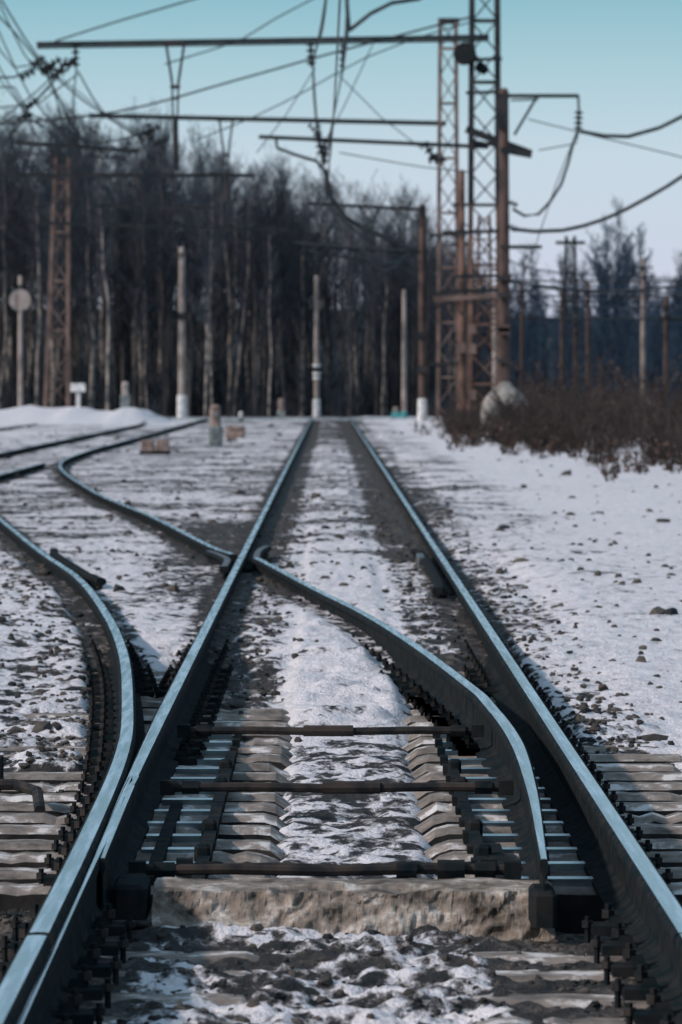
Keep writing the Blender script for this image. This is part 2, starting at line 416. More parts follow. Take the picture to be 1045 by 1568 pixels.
def bar(Y,z,x0,x1,r=.019,sl_=None):
    mb.tube([(x0,Y,z),(x0+.3,Y-.01,z+.003),((x0+x1)/2,Y,z-.004),(x1-.25,Y+.01,z+.002),(x1,Y,z)],r,8,1)
    for xx in (x0+.02,x1-.02): mb.box(xx,Y,z,.05,.07,.05,0)
    for xx in (x0+.10,x1-.10): mb.tube([(xx-.03,Y,z),(xx+.03,Y,z)],r*1.6,6,0)
    if sl_ is not None: mb.tube([(sl_-.10,Y,z),(sl_+.10,Y,z)],r*1.4,8,1)
bar(22.8,.10,-.60,.62,.016,.0)
bar(19.8,.085,-.58,.64,.016,.08)
bar(16.66,.065,-.58,.56,.016)
bar(17.0,.045,-.45,.5,.011)
mb.tube([(.32,16.66,.065),(.40,16.66,.065)],.030,8,0);mb.tube([(.20,16.66,.065),(.26,16.66,.065)],.025,8,0)
mb.box(-.385,19.6,.012,.04,6.0,.04,0);mb.box(.475,19.2,.012,.035,4.8,.04,0)
mb.bbox(-.565,16.3,.02,.10,.4,.10,0,.015);mb.bbox(.60,15.9,.03,.07,.3,.10,0,.012);mb.box(.52,17.2,.01,.05,1.6,.05,0)
mb.box(-.53,18.4,.005,.04,3.0,.04,0)
for Y in (17.6,18.6,20.6,21.6):
    mb.bbox(-.39,Y,.04,.05,.08,.05,0,.01);mb.bbox(.48,Y,.04,.05,.08,.05,0,.01)
mb.tube([(-1.8,20.3,.06),(-1.12,20.3,.06),(-1.03,20.1,.05),(-1.0,19.7,.01)],.02,8,1)
mb.box(-1.25,20.9,.06,.10,.2,.12,0)
mb.obj('stretcher_bars',['rust','rustb'],False,turn)

# ---------------------------------------------------------------- stones
t_=(1+5**.5)/2
IV=np.array([(-1,t_,0),(1,t_,0),(-1,-t_,0),(1,-t_,0),(0,-1,t_),(0,1,t_),(0,-1,-t_),(0,1,-t_),(t_,0,-1),(t_,0,1),(-t_,0,-1),(-t_,0,1)])/1.9
IF=np.array([(0,11,5),(0,5,1),(0,1,7),(0,7,10),(0,10,11),(1,5,9),(5,11,4),(11,10,2),(10,7,6),(7,1,8),(3,9,4),(3,4,2),(3,2,6),(3,6,8),(3,8,9),(4,9,5),(2,4,11),(6,2,10),(8,6,7),(9,8,1)])
def stones(name,X,Y,S,parent=None,mats=('rock',),sink=.2):
    n=len(X);Z,_,_=ground(X,Y)
    v=IV[None]*(1+RNG.uniform(-.28,.28,(n,12,1)))*S[:,None,None]*RNG.uniform(.6,1.2,(n,1,3))
    an=RNG.uniform(0,6.28,n);c,s=np.cos(an)[:,None],np.sin(an)[:,None]
    x=v[...,0]*c-v[...,1]*s;y=v[...,0]*s+v[...,1]*c
    v=np.stack([x+X[:,None],y+Y[:,None],v[...,2]*.75+Z[:,None]+(S*sink)[:,None]],-1).reshape(-1,3)
    f=(IF[None]+np.arange(n)[:,None,None]*12).reshape(-1,3)
    me=bpy.data.meshes.new(name);me.from_pydata(v.tolist(),[],f.tolist())
    for q in mats: me.materials.append(M[q])
    o=bpy.data.objects.new(name,me);scene.collection.objects.link(o);o.parent=parent;return o
n=6000
Y=11/(1-RNG.uniform(0,.86,n));rl=RNG.randint(0,4,n)
lx=np.interp(Y,LYs,LXs);X=np.choose(rl,[lx-.28,np.full(n,RX+.27),np.where(Y>27,RX-.27,RX+.3),np.where(Y>24,LX+.25,lx-.3)])+RNG.normal(0,.12,n)
stones('ballast_stones',X,Y,RNG.uniform(.007,.024,n))
n=1500;Y=RNG.uniform(10.5,16.0,n);X=np.where(RNG.rand(n)<.6,RNG.uniform(-.6,.75,n),RNG.choice([-.52,.68,-.95,1.12],n)+RNG.normal(0,.09,n))
stones('rubble',X,Y,RNG.uniform(.006,.019,n),sink=0)
n=4400;Y=14/(1-RNG.uniform(0,.93,n));X=RNG.uniform(-.062,.066,n)*Y
lx=np.interp(Y,LYs,LXs);k=(X<lx-.3)|(X>RX+.45)|(Y>38);k&=(np.abs(X-LX)>.2)&(np.abs(X-RX)>.2)
kk=RNG.rand(n)<np.where(X>RX+.5,.32,.85);k&=kk
X,Y=X[k],Y[k];stones('dirt_clods',X,Y,RNG.uniform(.008,.025,len(X))*(1+Y/55)*RNG.choice([.6,1,1.6],len(X),p=[.60,.33,.07]),sink=.05)

# ---------------------------------------------------------------- road crossing
mb=MB();mb.box(0,229.5,.05,60,5,.10,0);mb.box(0,226.9,.13,60,.25,.12,1)
mb.obj('road',[mat('asphalt',(.04,.045,.05),(.09,.09,.10),4,.9),mat('kerb',(.25,.3,.34),(.4,.45,.48),4,.9)])

# ---------------------------------------------------------------- masts
def lattice(mb,X,Y,h,w0,w1,bar,leg,ph,z0=-.3,lean=0,mi=0,foot=True):
    def c(t,sx,sy):
        w=(w0+(w1-w0)*t)/2;return Vector((X+lean*t+sx*w,Y+sy*w,z0+(h-z0)*t))
    for sx in(-1,1):
        for sy in(-1,1): mb.beam(c(0,sx,sy),c(1,sx,sy),leg,leg,mi)
    n=max(2,int((h-z0)/ph))
    for i in range(n):
        t0,t1=i/n,(i+1)/n;s=1 if i%2 else -1
        mb.beam(c(t0,-s,-1),c(t1,s,-1),bar,bar*.5,mi);mb.beam(c(t0,s,1),c(t1,-s,1),bar,bar*.5,mi)
        mb.beam(c(t0,-1,s),c(t1,-1,-s),bar*.5,bar,mi);mb.beam(c(t0,1,-s),c(t1,1,s),bar*.5,bar,mi)
        if i%2==0:
            for q in(-1,1): mb.beam(c(t0,-1,q),c(t0,1,q),bar*.8,bar*.8,mi);mb.beam(c(t0,q,-1),c(t0,q,1),bar*.8,bar*.8,mi)
    if foot: mb.box(X,Y,-.05,w0*1.5,w0*1.5,.5,1)
YA=174.2
g=empty('lattice_mast')
mb=MB();lattice(mb,4.78,YA,7.0,.95,.84,.085,.13,.85);mb.obj('lower_frame',['mast','polec'],False,g)
mb=MB();lattice(mb,4.78,YA,14.5,.84,.76,.09,.16,.85,z0=7.0,foot=False);mb.obj('upper_frame',['mastd','polec'],False,g)
mb=MB()
mb.beam((-8.9,YA-.3,11.89),(4.9,YA-.3,12.12),.14,.14,0);mb.beam((-8.9,YA-.1,11.79),(4.9,YA-.1,12.02),.06,.06,0)
mb.beam((-2.12,YA-.3,9.07),(4.9,YA-.3,8.76),.12,.12,0)
mb.tube([(-1.6,YA-.3,9.05),(-1.56,YA-.3,8.73),(-1.0,YA-.3,8.52),(-.36,YA-.3,8.33),(-.12,YA-.3,8.05)],.055,6,0)
mb.beam((4.2,YA-.45,9.3),(6.2,YA-.45,8.55),.16,.22,0);mb.beam((4.3,YA-.45,8.95),(6.1,YA-.45,8.62),.08,.10,0)
for z,x0,x1 in((11.4,4.1,5.3),(10.4,4.2,5.4),(6.15,3.5,5.5),(4.8,3.9,5.6),(4.35,3.4,5.3)):
    mb.beam((x0,YA-.47,z),(x1,YA-.47,z+.04),.10,.10,0)
mb.beam((3.2,YA-.55,4.12),(5.6,YA-.55,4.24),.12,.15,1)
for z in(1.2,2.6,3.2): mb.box(4.4,YA-.5,z,.22,.1,.3,1)
mb.obj('cross_beams',['ins','mastl'],False,g)
mb=MB()
def hanger(x,y,zt,w,zm,zb):
    mb.beam((x-w,y,zt),(x-.09,y,zm),.08,.08,0);mb.beam((x+w,y,zt),(x+.09,y,zm),.08,.08,0)
    for sx in(-1,1): mb.beam((x+sx*.09,y,zm),(x+sx*.07,y,zm-(zm-zb)*.4),.06,.06,0)
    mb.box(x,y,zm-.1,.30,.1,.12,0);mb.box(x,y,zm-.45,.26,.1,.08,0)
    mb.tube([(x,y,zm-(zm-zb)*.4),(x+.02,y,zb)],.09,8,0)
    mb.box(x,y,zt,w*2.6,.18,.18,0)
hanger(-4.67,YA-.35,11.93,.28,10.69,8.05)
mb.insul((-.54,YA-.3,11.95),(-.52,YA-.3,11.2),.15,4,1);mb.insul((-7.72,YA-.3,11.9),(-7.7,YA-.3,11.15),.13,4,1)
mb.insul((.44,YA-.3,11.9),(.42,YA-.3,11.1),.09,4,1)
mb.insul((-.34,YA-.3,9.2),(-.2,YA-.3,8.5),.15,4,1);mb.insul((-.1,YA-.3,9.0),(-.12,YA-.3,8.2),.13,4,1);mb.insul((-.6,YA-.3,9.45),(-.2,YA-.3,9.0),.08,4,1)
mb.insul((2.9,YA-.4,8.9),(3.3,YA-.4,8.35),.15,3,1);mb.insul((3.05,YA-.4,8.4),(3.6,YA-.4,8.35),.17,3,1)
for p in((-8.3,11.0),(-8.0,11.3),(-8.9,11.4),(-9.1,10.1),(-9.3,9.7),(-5.6,9.2),(-5.2,8.9),(-5.35,9.3),(-8.6,11.15),(-9.2,11.0),(-8.4,11.35)):
    mb.insul((p[0]-.2,YA,p[1]-.12),(p[0]+.25,YA,p[1]+.12),.14,3,1)
mb.obj('hangers_and_insulators',['mastd','ins'],False,g)
mb=MB()
mb.tube([(4.15,YA-.75,11.6),(4.18,YA-.6,11.55),(4.26,YA-.45,11.5),(4.45,YA-.3,11.45),(4.6,YA-.25,11.4)],[.36,.34,.24,.12,.05],14,0);mb.tube([(4.6,YA-.55,11.2),(4.78,YA-.35,11.1)],[.17,.15],10,0)
mb.obj('floodlight',['rust'],False,g)

YB=217.8
g=empty('lattice_mast')
mb=MB();lattice(mb,4.58,YB,15.4,.80,.60,.095,.14,1.0);mb.obj('frame',['mastl','polec'],False,g)
mb=MB();mb.beam((-9.15,YB-.3,11.78),(4.5,YB-.3,11.48),.17,.17,1)
mb.beam((4.2,YB,15.4),(5.0,YB,15.4),.7,.2,0)
for z in(7.2,5.0,4.6,2.3): mb.beam((3.9,YB-.5,z),(5.3,YB-.5,z+.05),.1,.1,0)
hanger(-3.9,YB-.35,11.65,.26,10.36,8.5)
mb.insul((-.4,YB-.3,11.6),(-.38,YB-.3,10.9),.15,4,1);mb.insul((-6.9,YB-.3,11.5),(-6.6,YB-.3,10.6),.17,4,1);mb.insul((-6.5,YB-.3,10.9),(-6.2,YB-.3,10.4),.17,4,1)
mb.obj('gantry_beam',['mastd','ins'],False,g)

YC=261.3
g=empty('lattice_mast')
mb=MB();lattice(mb,-11.30,YC-25,10.9,.98,.52,.10,.14,.95,lean=.25);mb.obj('frame',['mastl','polec'],False,g)
mb=MB();y=YC-25.8
mb.beam((-12.9,y-.3,11.50),(-7.8,y-.3,11.15),.17,.17,0);mb.beam((-12.8,y-.3,11.05),(-8.3,y-.3,10.85),.08,.08,0)
mb.beam((-16,y-.3,10.15),(-3.1,y-.3,10.15),.17,.17,0);mb.beam((-9.7,y,8.9),(-4.7,y,8.8),.13,.13,0);mb.beam((-12.,y,8.2),(-1.7,y,7.9),.13,.13,0)
mb.tube([(-4.35,y,10.2),(-4.3,y,8.6)],.12,8,0)
for xx in(-11.6,-11.1,-10.9): mb.box(xx,y-.2,10.75,.18,.2,.3,0)
mb.obj('gantry_beam',['ins','ins'],False,g)

def pole(name,X,Y,h,r0,r1,m='polec',base=None,bm='white',extra=None,lean=0):
    z0=gz(X,Y)-.2
    mb=MB();n=8
    pts=[(X+lean*i/n,Y,z0+(h-z0)*i/n) for i in range(n+1)]
    mb.tube(pts,[r0+(r1-r0)*i/n for i in range(n+1)],12,0)
    if base: mb.tube([(X,Y,z0),(X,Y,base),(X,Y,base+.04)],[r0*1.3,r0*1.22,r0*.9],12,1)
    if extra: extra(mb)
    mb.tube([(X+lean,Y,h),(X+lean,Y,h+.12)],[r1*1.15,r1*.6],10,0)
    return mb.obj(name,[m,bm,'mastd','ins','black','teal'],False)
def ex(mb):
    mb.beam((3.6,YB-.2,8.2),(-.7,YB-.2,8.42),.13,.13,3);mb.beam((3.6,YB-.2,7.6),(2.2,YB-.2,8.3),.05,.05,2)
    mb.insul((1.2,YB-.2,8.3),(1.5,YB-.2,7.8),.1,3,3)
    for z in(2.1,3.4): mb.box(3.6,YB-.1,z,.4,.3,.25,2)
pole('utility_pole',3.6,YB,8.3,.15,.13,'poleb',.95,'white',ex)
def ex(mb):
    for z,a_,b_ in((8.3,4.7,5.6),(6.8,4.6,5.5),(5.0,4.8,5.7),(3.1,4.8,5.4)): mb.beam((a_,215,z),(b_,215,z),.1,.12,2)
    mb.box(5.0,214.7,2.9,.35,.2,.4,1);mb.box(4.95,214.7,4.5,.3,.2,.5,0)
pole('utility_pole',5.05,215,9.5,.15,.11,'mast',None,'mastl',ex)
YP=165.5
def ex(mb):
    y=YP-.25
    mb.beam((4.9,y,9.88),(7.25,y,9.88),.09,.11,2);mb.beam((5.4,y,8.75),(6.05,y,9.85),.08,.08,2);mb.beam((5.3,y,9.75),(6.1,y,9.78),.05,.05,2)
    mb.tube([(7.25,y,9.9),(7.27,y,9.4)],.04,6,2);mb.insul((7.27,y,9.45),(7.25,y,8.85),.14,4,3)
    mb.beam((5.0,y,8.32),(5.9,y,8.15),.14,.16,3);mb.beam((5.0,y,5.5),(6.2,y,5.5),.10,.11,2)
    mb.insul((5.25,y,6.8),(5.5,y,6.7),.1,3,3);mb.insul((5.25,y,6.1),(5.5,y,6.0),.1,3,3)
    mb.box(5.05,y,9.4,.3,.3,.9,2)
    for z in(4.6,4.1,3.1,2.2): mb.box(5.1,y,z,.42,.2,.12,2)
    mb.box(5.1,y,3.1,.3,.2,.3,0)
pole('utility_pole',5.13,YP,10.0,.17,.14,'poleb',None,'white',ex,lean=-.03)
pole('utility_pole',3.2,240,5.4,.12,.09,'polec',.35,'teal')
def ex(mb):
    for z in(2.3,1.95,1.75): mb.tube([(-.52,250,z),(-.52,250,z+.12)],.17,12,1)
    mb.tube([(-.52,250,2.07),(-.52,250,2.25)],.16,12,4)
pole('utility_pole',-.52,250,6.2,.14,.09,'polec',.85,'white',ex)
def ex(mb):
    mb.beam((-6.6,239.8,7.0),(-5.9,239.8,7.0),.08,.08,2);mb.box(-6.17,239.8,4.4,.3,.3,.3,2)
pole('utility_pole',-6.17,240,7.2,.17,.13,'polec',1.05,'white',ex)
for X,Y,h,r,mm in((16.6,300,8.1,.16,'polec'),(13.7,300,6.8,.14,'poleb'),(17.8,300,6.0,.16,'poleb'),(10.2,300,6.8,.12,'poleb'),(12.3,300,6.3,.1,'poleb'),(14.3,330,5.5,.1,'poleb'),(5.85,200,4.9,.10,'polec'),(9.2,320,5,.1,'poleb'),(6.35,285,5.9,.1,'polec')):
    def ex(mb,X=X,Y=Y,h=h): mb.beam((X-.5,Y-.2,h-.4),(X+.5,Y-.2,h-.4),.08,.1,2);mb.beam((X-.4,Y-.2,h-.9),(X+.4,Y-.2,h-.9),.06,.08,2)
    pole('utility_pole',X,Y,h,r,r*.8,mm,None,'white',ex)
g=empty('lattice_mast');mb=MB();lattice(mb,14.8,348,10.6,1.0,.5,.12,.16,1.0);mb.beam((13.9,348,10.2),(15.7,348,10.2),.2,.2,0);mb.obj('frame',['mastd','polec'],False,g)
g=empty('lattice_mast');mb=MB();lattice(mb,7.4,270,9.5,.8,.5,.08,.12,1.0);mb.obj('frame',['mast','polec'],False,g)
mb=MB()
for x0,x1,z,y in((8,30,7.0,300),(8,30,6.2,300),(9,34,5.6,348),(8,30,5.0,300)):
    mb.beam((x0,y,z),(x1,y,z-.1),.09,.09,0)
mb.obj('distant_gantry_beam',['mastd'])

# ---------------------------------------------------------------- wires
mb=MB()
def wire(P,r=.02,step=1.5,y=None):
    P=[(p[0],y,p[1]) if len(p)==2 else p for p in P]
    mb.tube(cr(P,step),r*1.25,4,0,False)
Wy=YA
wire([(.3,40,10.6),(-.04,120,9.7),(-.46,YA,11.2),(-.40,YB,11.0),(0,262,10.2)],.022)
wire([(.5,40,10.6),(.41,120,9.6),(.42,YA,11.05),(.1,YB,11.1),(0,262,10.2)],.022)
wire([(.2,40,6.5),(.05,120,6.4),(-.3,YA,6.5),(.1,YB,6.4),(0,245,6.4)],.012)
wire([(-.46,11.2),(-.34,9.4),(-.12,8.2)],.02,.8,Wy);wire([(.42,11.0),(.1,9.4),(-.12,8.2)],.02,.8,Wy-.1)
wire([(-.12,8.1),(.1,7.2),(.55,6.6),(1.5,6.1),(2.8,5.55)],.055,.5,Wy);wire([(-.12,8.1),(.0,7.0),(.6,6.4),(1.7,5.6),(2.9,5.0)],.02,.5,Wy)
wire([(3.2,13.5),(2.74,13.29),(1.94,13.17),(1.3,12.85),(.64,12.33)],.05,.5,Wy);wire([(.55,13.9),(.58,13.0),(.64,12.3)],.05,.5,Wy)
wire([(-.46,11.3),(-.2,12.6),(.0,13.9)],.018,.8,Wy);wire([(.42,11.0),(.6,12.3)],.03,.8,Wy)
wire([(-3.2,13.6),(-4.06,13.3),(-6.3,12.65),(-8.36,12.0)],.022,.8,Wy)
wire([(.2,13.8),(-.46,13.3),(-1.6,12.7),(-2.66,12.05),(-5,11.3)],.018,.8,Wy)
wire([(4.4,12.75),(3.34,12.49),(-.06,11.59),(-2.86,10.8),(-6.46,9.85),(-10.5,9.45)],.025,.8,Wy)
wire([(4.4,12.6),(3.34,12.3),(1.14,11.5),(-.66,10.5),(-2.26,9.7),(-4.0,9.0)],.016,.8,Wy)
wire([(-10.3,13.0),(-8.86,11.4),(-7.56,9.0),(-6.6,8.4)],.022,.8,Wy);wire([(-10.3,12.8),(-9.1,10.3),(-7.86,9.0)],.018,.8,Wy)
wire([(-10.2,13.6),(-8.86,11.5),(-7.5,10.2),(-5.8,9.1)],.022,.8,Wy);wire([(-10.5,12.0),(-9.16,9.7),(-8.2,8.9)],.018,.8,Wy)
wire([(-7.8,11.5),(-9.0,10.4),(-10.3,9.4)],.018,.8,Wy);wire([(-7.66,11.0),(-8.86,10.1),(-10.3,9.95)],.018,.8,Wy);wire([(-7.66,11.1),(-6.8,9.7),(-5.6,8.95)],.02,.8,Wy)
wire([(-8.6,11.4),(-9.6,10.9),(-10.4,10.9)],.025,.8,Wy);wire([(-10.5,11.4),(-9.4,10.0),(-8.8,8.9)],.016,.8,Wy)
wire([(-9.3,9.8),(-8.3,10.9),(-8.0,11.5)],.03,.5,Wy);wire([(-9.2,9.8),(-8.0,9.3),(-7.2,8.9),(-5.4,9.2)],.022,.5,Wy)
wire([(-8.86,11.2),(-8.0,11.1),(-7.7,11.5)],.035,.5,Wy);wire([(-10.4,9.3),(-9.3,9.75),(-8.2,9.0)],.018,.5,Wy)
wire([(-7.7,11.2),(-7.8,9.8),(-7.6,8.8)],.018,.5,Wy);wire([(-8.7,11.3),(-8.3,10.2),(-8.0,8.9)],.018,.5,Wy);wire([(-10.4,10.6),(-9.6,10.6),(-9.2,9.9)],.02,.5,Wy)
wire([(-10.4,13.9),(-9.6,12.2),(-9.0,11.2),(-8.2,10.9)],.018,.5,Wy);wire([(-10.4,12.3),(-9.6,11.2),(-8.9,11.3)],.018,.5,Wy)
for a_,b_ in (((-8.6,10.6),(-6.3,8.6)),((-8.2,10.9),(-5.4,9.0)),((-9.2,9.7),(-10.5,8.6)),((-2.2,8.6),(-.4,11.2)),((-.4,8.4),(1.4,12.0)),((.3,11.0),(2.9,8.7))):
    mb.tube([(a_[0],Wy+.2,a_[1]),((a_[0]+b_[0])/2,Wy+.2,(a_[1]+b_[1])/2-.15),(b_[0],Wy+.2,b_[1])],.016,4,0,False)
yb=YP-.3
wire([(7.25,8.9),(7.1,8.5),(6.75,7.3),(6.1,6.45),(5.7,6.4),(5.35,6.6)],.035,.5,yb)
wire([(7.3,8.85),(8.0,8.72),(8.7,8.70),(9.6,8.95),(10.6,9.45),(14,11)],.045,.5,yb)
wire([(5.3,6.02),(6.0,5.95),(6.8,5.98),(8.0,6.3),(9.3,6.95),(10.5,7.7),(13,9.5)],.045,.5,yb)
wire([(5.8,9.2),(8,8.65),(10.84,7.95),(14,7)],.014,.8,yb);wire([(6.1,8.3),(7.2,8.5),(7.25,8.8)],.014,.8,yb);wire([(.34,8.6),(2.94,8.15),(4.4,8.0)],.014,.8,Wy)
wire([(5.2,4.5),(8,4.2),(11,4.5),(14,5.2)],.03,.8,yb);wire([(7.2,8.8),(6.6,7.3),(5.9,5.2),(5.6,4.6)],.012,.8,yb)
wire([(-1.6,YC-12,7.7),(1.5,YC-12,7.45),(4.4,YC-12,7.3)],.07)
wire([(-1.3,YC-12,7.3),(1.5,YC-12,7.0),(4.4,YC-12,6.2)],.04)
for k in range(5):
    wire([(-.3+k*.15,YA,8.2-.2*k),(.6+.3*k,YB-20,6.7-.3*k),(3.5,YB,5.4+.4*k)],.016)
for z in(7.0,6.2,5.4,4.8): wire([(4.6,YB,z+1.2),(9,260,z-.1),(16.6,300,z+.2),(30,420,z+2)],.03,4)
wire([(-6.17,240,7.0),(-12,239,9),(-25,238,7)],.02)
mb.obj('overhead_wires',['wire'])

# ---------------------------------------------------------------- small trackside things
mb=MB();x,y=-12.55,232
mb.tube([(x,y,-.2),(x,y,5.95)],[.12,.09],10,0)
mb.tube([(x,y-.16,4.95),(x,y-.10,4.95)],[.43,.43],20,3)
mb.tube([(x,y-.13,4.95),(x,y-.09,4.95)],[.46,.46],20,1)
mb.box(x,y-.05,4.95,.16,.12,1.2,0);mb.box(x,y-.1,5.5,.2,.1,.12,2)
mb.obj('round_signal_sign',['polec','grey','mastd','polec'])
mb=MB();x,y=-9.45,215
mb.box(x,y,.6,.16,.12,1.6,0);mb.bbox(x,y-.09,1.40,.56,.06,.32,0,.015);mb.box(x,y,1.15,.24,.1,.1,1)
mb.obj('kilometre_sign',['white','grey'])
def marker(name,X,Y,s,h,low,m1='white',m2='grey'):
    z=gz(X,Y);mb=MB()
    mb.bbox(X,Y,z+low/2,s*1.35,s*1.35,low,1,.03)
    mb.bbox(X,Y,z+low+(h-low)/2,s,s,(h-low),0,s*.25)
    mb.box(X,Y-s*.52,z+low+(h-low)*.55,s*.5,.03,(h-low)*.2,1)
    return mb.obj(name,[m1,m2])
marker('concrete_marker_post',-7.6,213,.27,1.0,.5,'polec','grey')
marker('signal_cable_post',-2.57,129.5,.24,.95,.45,'box','grey')
marker('concrete_marker_post',-1.95,235,.25,.85,.35,'box','grey')
marker('concrete_marker_post',-3.3,215,.16,.4,.2,'white','grey')
marker('concrete_marker_post',2.75,232,.25,.5,.3,'box','teal')
mb=MB();X,Y=-3.5,115;z=gz(X,Y)
mb.box(X,Y,z+.02,.62,.5,.1,1);mb.bbox(X-.15,Y,z+.17,.26,.4,.24,0,.02);mb.bbox(X+.15,Y,z+.17,.26,.4,.24,0,.02);mb.box(X,Y,z+.27,.5,.3,.03,2)
mb.obj('cable_junction_box',['box','rust','grey'])
mb=MB();X,Y=-2.45,150;z=gz(X,Y)
mb.bbox(X,Y,z+.16,.5,.4,.36,0,.03);mb.bbox(X+.1,Y-.3,z+.1,.3,.2,.2,0,.03);mb.obj('concrete_block',['box'])
mb=MB();X,Y=4.98,160;n=22;rings=[(0,.70),(.50,.70),(.85,.68),(1.05,.62),(1.24,.48),(1.38,.32),(1.46,.2),(1.56,.18),(1.59,.03)]
b0=len(mb.v)
for z,r in rings:
    for j in range(n):
        a_=2*math.pi*j/n;mb.v.append((X+r*math.cos(a_),Y+r*math.sin(a_),z))
for i in range(len(rings)-1):
    for j in range(n):
        j2=(j+1)%n;mb.f.append((b0+i*n+j,b0+i*n+j2,b0+(i+1)*n+j2,b0+(i+1)*n+j));mb.m.append(0)
mb.box(X-.2,Y-.66,.5,.5,.08,.9,1)
mb.tube([(X,Y-.70,.0),(X,Y-.70,.6)],.03,6,1)
mb.obj('domed_storage_tank',[mat('hut_paint',(.16,.15,.145),(.34,.32,.30),3.5,.8),'grey'],True)

# ---------------------------------------------------------------- trees
def rv(r,z=0):
    a=r.uniform(0,6.283);return Vector((math.cos(a),math.sin(a),z))
def tree_mesh(name,seed,H,r0,tm,wm,crown=.3,dens=1.0,tr=.011,NB=36,reach=1.0):
    r=random.Random(seed);mb=MB();n=9;pts=[];x=y=0
    for i in range(n+1):
        pts.append(Vector((x,y,H*i/n-.3)));x+=r.uniform(-.14,.14)*H/12;y+=r.uniform(-.14,.14)*H/12
    mb.tube(pts,[r0*(1-.9*i/n) for i in range(n+1)],7,0)
    def at(t):
        f=t*n;i=min(int(f),n-1);return pts[i].lerp(pts[i+1],f-i)
    def branch(p,d,L,rad,lv):
        k=4 if lv==0 else (3 if lv==1 else 2);P=[p.copy()];dd=d.copy()
        for i in range(k):
            dd=(dd+Vector((r.uniform(-.22,.22),r.uniform(-.22,.22),r.uniform(-.08,.26)))).normalized();P.append(P[-1]+dd*L/k)
        mb.tube(P,[rad*(1-.75*i/k) for i in range(k+1)],3 if lv else 4,1 if lv else (1 if rad<.035 else 0),False)
        if lv<2:
            m_=int((7 if lv==0 else 4)*dens)
            for q in range(m_):
                t=r.uniform(.2,1)*k;i=min(int(t),k-1);pp=P[i].lerp(P[i+1],t-i)
                nd=(dd*1.0+rv(r,r.uniform(-.2,.7))*.9).normalized();branch(pp,nd,L*r.uniform(.28,.5),max(rad*.4,tr*.8),lv+1)
    for i in range(NB):
        t=crown+(1-crown)*(i/NB)**.9;p=at(min(t,.995))
        L=H*(.08+.16*(1-t)**.6*min(1,(t-crown)*5+.3))*r.uniform(.6,1.4)*reach
        d=(rv(r)*r.uniform(.35,1)+Vector((0,0,r.uniform(.7,1.5)))).normalized()
        branch(p,d,L,max(r0*.28*(1-t)+.010,tr*1.2),0)
    for i in range(4):
        p=at(r.uniform(.08,crown));branch(p,(rv(r)+Vector((0,0,r.uniform(-.1,.8)))).normalized(),H*.06,.02,1)
    me=bpy.data.meshes.new(name);me.from_pydata([tuple(v) for v in mb.v],[],mb.f);me.materials.append(M[tm]);me.materials.append(M[wm])
    me.polygons.foreach_set('material_index',mb.m);me.update();return me
TM=[tree_mesh('tree_mesh',i,12,.10 if i%2 else .14,('trunk','birch','trunk')[i%3],'twig',.26+.06*(i%4)) for i in range(9)]
BT=[tree_mesh('birch_mesh',80+i,12,.095,'birch','twig',.42,.9,.010,30,.8) for i in range(4)]
FM=[tree_mesh('far_tree_mesh',50+i,12,.16,'twigf','twigf',.12,.8,.035) for i in range(4)]
g=empty('distant_forest')
def inst(me,x,y,z,s,parent,nm,sz=None):
    o=bpy.data.objects.new(nm,me);scene.collection.objects.link(o);o.location=(x,y,z);o.rotation_euler=(random.uniform(-.04,.04),random.uniform(-.04,.04),random.uniform(0,6.28))
    o.scale=(s,s,(sz or s));o.parent=parent;return o
hx=[-60,-16,-7,-2,3.6,6.0,8.0];hh_=[14.5,13.4,12.3,10.6,9.6,8.0,6.0]
for i in range(360):
    Yt=253+85*random.random()**1.25;s_=Yt/265
    u=random.random()
    Xt=random.uniform(-19,7.3)*s_ if u<.84 else random.uniform(-60,-17)
    z=gz(Xt,Yt);H=np.interp(Xt/s_,hx,hh_)*s_*random.uniform(.72,1.06)-z*.9
    H=max(H,5);inst(random.choice(TM),Xt,Yt,z,H/12,g,'tree',H/12*1.0)
for X,Y,h in((-9.6,247,12.3),(-7.9,248,5.5),(-4.1,251,10.0),(-3.2,254,9.6),(-2.6,249,8.2),(-1.1,255,9.3),(2.4,252,8.6),(-12.9,252,12.8),(.8,256,9),(-5.2,250,8),(-14.6,253,12)):
    o=inst(random.choice(BT),X,Y,gz(X,Y),h/12,g,'tree')
for i in range(190):
    Yt=random.uniform(470,640);s_=Yt/520;Xt=random.uniform(6,42)*s_ if random.random()<.8 else random.uniform(42,110)
    z=gz(Xt,Yt);H=random.uniform(7,10)*s_
    if abs(Xt/s_-26.6)<1.6: H=13.5*s_*random.uniform(.85,1.02)
    if abs(Xt/s_-33)<1.5: H=11*s_
    inst(random.choice(FM),Xt,Yt,z*.6,H/12,g,'far_tree')
for i in range(80):
    Yt=random.uniform(340,440);Xt=Yt/8711*random.uniform(290,700);H=random.uniform(3.2,6.0)*Yt/390
    inst(random.choice(FM),Xt,Yt,gz(Xt,Yt),H/12,g,'far_tree')

